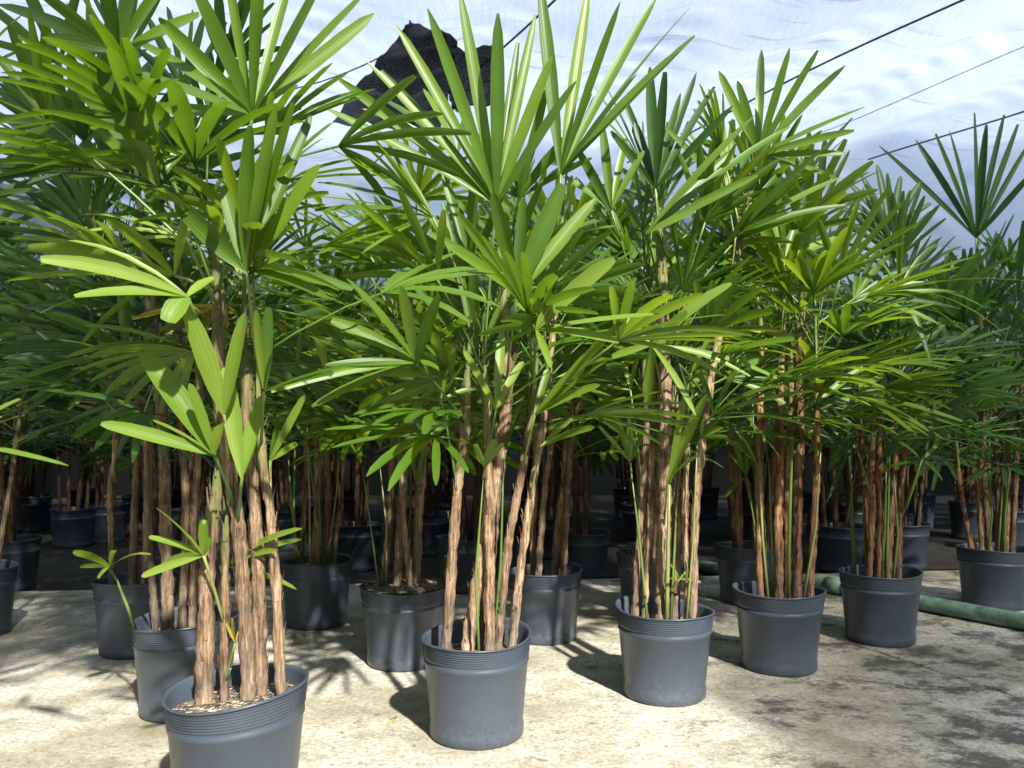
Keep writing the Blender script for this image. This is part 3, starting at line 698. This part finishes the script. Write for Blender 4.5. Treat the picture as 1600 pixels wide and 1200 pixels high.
# palm whose pot stands outside the picture; only its leaves come in
p = Plant(-1.13, 1.3, 77, 'palm standing outside the left edge, only its leaf tips reaching in', FRONT)
p.pot()
for k in range(5): p.cane_rand(p.r.uniform(1.1, 1.5), p.r.uniform(.011, .017))
p.hero((-200, 760), (-70, 690), [(38, 622, .03), (115, 730, .018), (-60, 600)], dd=.12, w=.03, leaf=LEAF_YOUNG, lift=.06)
p.hero((-200, 500), (-80, 330), [(60, 250), (95, 190), (75, 300), (20, 350), (-10, 200), (30, 190)], dd=.25, w=.034)
p.hero((-180, 300), (-60, 130), [(40, 20), (80, 60), (10, -20), (70, 130)], dd=.3, w=.034)
p.crown(16, .8, 1.4, az=(70, 290))

# --- second row ----------------------------------------------------------------
p = Plant(-.885, 2.17, 101, 'palm with a seedling sprouting at its rim, behind the gravelly-soiled pot', SECOND, leaf=LEAF_SHADE)
p.pot(slant=.006, slant_dir=.5, soil=.215)
for px, r in (([(262, 985), (258, 800), (250, 620), (220, 330), (210, 230)], .017), ([(285, 985), (290, 780), (280, 600), (290, 300), (300, 200)], .012), ([(300, 980), (302, 800), (312, 640), (300, 500)], .011), ([(240, 985), (232, 800), (222, 660), (160, 400), (120, 250)], .010)):
    p.cane_px(px, r)
g = G(); tube(g, [at(212, 985, 2.08 * KD), at(198, 945, 2.08 * KD), at(182, 905, 2.08 * KD), at(172, 888, 2.08 * KD)], [.005, .0045, .0035, .003], 6); p.part('seedling_stem', g, PET)
p.canes.append([at(172, 888, 2.08 * KD)] * 3)
p.hero((172, 888), (172, 886), [(108, 864, .03), (120, 886, .018), (150, 908, .012), (240, 868, .016), (180, 860)], dd=-.09, w=.02, leaf=LEAF_YOUNG, lift=.15)
p.canes.pop()
p.hero((210, 700), (160, 620), [(40, 505), (20, 530), (60, 590), (90, 480), (140, 480)], w=.028, dd=-.05, lift=.12)
p.hero((230, 640), (215, 520), [(60, 500), (90, 540), (30, 480), (130, 430), (100, 400)], w=.034, dd=-.1, lift=.1)
p.crown(36, .8, 1.75, w=(.022, .032)); fill(p, 38, .8, 1.75, w=(.022, .034))

p = Plant(-.352, 2.6, 102, 'palm in the pot heaped with grey soil above its lip', SECOND)
p.pot(soil=.262)
for px, r in (([(600, 915), (612, 750), (622, 600), (610, 450)], .013), ([(620, 918), (632, 720), (640, 600), (650, 420)], .015), ([(648, 918), (655, 780), (670, 640), (700, 460)], .017), ([(640, 915), (628, 760), (622, 650)], .010)):
    p.cane_px(px, r)
p.hero((655, 800), (652, 760), [(640, 690, .02), (668, 680, .018)], w=.02, dd=.0)
p.crown(38, .78, 1.55); fill(p, 30, .68, 1.5); p.shoots(4)

p = Plant(.118, 2.9, 103, 'palm with stout leaning canes, half behind the pot with a dark rim gap', SECOND)
p.pot(slant=.006, slant_dir=.1, soil=.21)
for px, r in (([(862, 905), (878, 780), (890, 650), (910, 450)], .017), ([(840, 905), (850, 780), (862, 650), (850, 480)], .014), ([(880, 905), (888, 750), (905, 600)], .013), ([(830, 905), (835, 780), (838, 640)], .012)):
    p.cane_px(px, r)
p.crown(38, .78, 1.6); fill(p, 30, .68, 1.5)

p = Plant(-.757, 3.1, 104, 'palm with thin canes in a glossy slate pot beside the heaped-soil pot', SECOND)
p.pot(soil=.23)
for px, r in (([(470, 880), (480, 700), (470, 560)], .012), ([(490, 880), (500, 720), (505, 500)], .015), ([(508, 880), (512, 740), (500, 600)], .014), ([(520, 880), (538, 720), (545, 560)], .009), ([(500, 880), (495, 760), (490, 600)], .011)):
    p.cane_px(px, r)
p.hero((500, 820), (480, 690), [(512, 600, .026), (450, 640), (530, 650), (540, 600)], w=.022, dd=-.2)
p.crown(36, .78, 1.6); fill(p, 30, .68, 1.5); p.shoots(6)

p = Plant(-1.28, 2.73, 105, 'palm in the shaded pot behind the seedling', SECOND, leaf=LEAF_SHADE)
p.pot(soil=.21)
for px, r in (([(175, 915), (172, 780), (178, 640), (140, 420), (110, 330)], .010), ([(205, 915), (212, 760), (215, 600), (190, 380), (180, 300)], .014), ([(225, 915), (232, 760), (236, 580)], .014)):
    p.cane_px(px, r)
p.crown(40, .78, 1.7); fill(p, 34, .75, 1.7, w=(.028, .042))

p = Plant(-1.98, 2.95, 106, 'palm in deep shade whose pot only shows an edge at the dark floor', SECOND, leaf=LEAF_SHADE)
p.pot()
for k in range(6): p.cane_rand(p.r.uniform(1.1, 1.5), p.r.uniform(.010, .016))
p.crown(40, .78, 1.5); fill(p, 30, .68, 1.5)

p = Plant(.57, 3.3, 107, 'palm right behind the crowded-cane palm, its pot glimpsed between those canes', SECOND)
p.pot()
for k in range(6): p.cane_rand(p.r.uniform(1.1, 1.6), p.r.uniform(.010, .016))
p.crown(38, .78, 1.6); fill(p, 30, .68, 1.5)

p = Plant(1.03, 3.5, 108, 'palm in the dim pot peeking out behind the pot of four reddish canes', SECOND, cane=CANE_W)
p.pot()
for k in range(6): p.cane_rand(p.r.uniform(1.1, 1.55), p.r.uniform(.010, .015))
p.crown(38, .78, 1.5); fill(p, 30, .68, 1.5)

# --- deeper rows: fronds are single meshes --------------------------------------
DEEP = 'shaded palms crowded behind the second row'
for i, (x, y, lb) in enumerate([
        (-.22, 3.75, 'shaded palm glimpsed through the canes of the open ribbed pot'),
        (.37, 4.15, 'shaded palm whose pot shows behind the half-hidden pot of stout leaning canes'),
        (-.86, 4.45, 'shaded palm almost lost in the dark behind the glossy slate pot'),
        (1.80, 4.4, 'shaded palm behind the drooping blue-green fan, beyond the green pipe'),
        (2.2, 4.5, 'shaded palm with its whole pot visible behind the green pipe'),
        (-1.55, 3.6, 'shaded palm in the dark behind the shaded pot of the seedling'),
        (-2.45, 3.9, 'shaded palm in the darkest corner under low fronds')]):
    p = Plant(x, y, 200 + i, lb, DEEP, sep=False, leaf=LEAF_SHADE, cane=CANE_SHADE)
    p.pot(simple=True)
    for k in range(6): p.cane_rand(p.r.uniform(1.05, 1.55), p.r.uniform(.009, .015))
    p.crown(60, .6, 1.7)

# far palms: four prototypes, each repeated by copying the thing and its parts
FAR = 'far palms filling the dark rows under the net'
protos = []
def far_proto(x, y, seed):
    p = Plant(x, y, seed, 'far palm in the dark rows at the back', FAR, sep=False, leaf=LEAF_SHADE, cane=CANE_SHADE)
    p.pot(simple=True)
    for k in range(6): p.cane_rand(p.r.uniform(1.1, 1.6), p.r.uniform(.010, .015))
    p.sep = False
    p.crown(44, .6, 1.75, w=(.03, .046))
    return p.root
spots = []
r2 = random.Random(5)
for j in range(4):
    y = 5.2 + .66 * j
    half = y * .66 + .5
    n = int(2 * half / .78)
    for i in range(n):
        x = -half + 2 * half * (i + .5 * (j % 2) + .25) / n
        if abs(x - 2.2) < .4 and y < 5.0: continue
        spots.append((x + r2.uniform(-.08, .08), y + r2.uniform(-.1, .1)))
for i, (x, y) in enumerate(spots):
    if i < 4: protos.append(far_proto(x, y, 300 + i)); continue
    src = protos[r2.randrange(4)]
    c = src.copy(); COL.objects.link(c); c.location = (x, y, -.03); c.rotation_euler = (0, 0, r2.uniform(0, 6.283))
    sc = r2.uniform(.92, 1.08); c.scale = (1, 1, sc)
    for ch in src.children:
        k = ch.copy(); COL.objects.link(k); k.parent = c

# ------------------------------------------------------------------ litter on the floor
g = G(); r3 = random.Random(9)
for _ in range(420):
    y = r3.uniform(1.3, 4.2); x = r3.uniform(-.75, .75) * y
    s = r3.uniform(.0015, .005); q = r3.uniform(0, 6)
    vs = [Vector((x + s * math.cos(q + a) * r3.uniform(.6, 1.3), y + s * math.sin(q + a) * r3.uniform(.6, 1.3), -.001)) for a in (0, 1.6, 3.1, 4.7)] + [Vector((x, y, s * .9))]
    g.add(vs, [(0, 1, 4), (1, 2, 4), (2, 3, 4), (3, 0, 4)], [(0, 0)] * 5)
tag(link('grit', mesh('grit', g.v, g.f, CRUMB, False)), 'scattered pale grit and crumbs on the concrete floor', 'grit', kind='stuff')
for i, (px, py, a, L, lb) in enumerate([(1470, 968, .2, .05, 'pale dry leaf scrap lying beside the green pipe'), (612, 1128, 1.2, .03, 'tiny dry scrap on the floor beside the open ribbed pot')]):
    d = CAMH * F / (py - HY); P = at(px, py, d); u = Vector((math.cos(a), math.sin(a), 0)); v = Vector((-u.y, u.x, 0))
    g = G(); g.add([P - u * L, P + v * L * .2 + Vector((0, 0, .008)), P + u * L + Vector((0, 0, .004)), P - v * L * .2 + Vector((0, 0, .003))], [(0, 1, 2, 3)], [(0, 0)] * 4)
    o = link('dry_leaf', mesh('dry_leaf', g.v, g.f, DRY)); tag(o, lb, 'dry leaf')
    o.modifiers.new('thickness', 'SOLIDIFY').thickness = .002
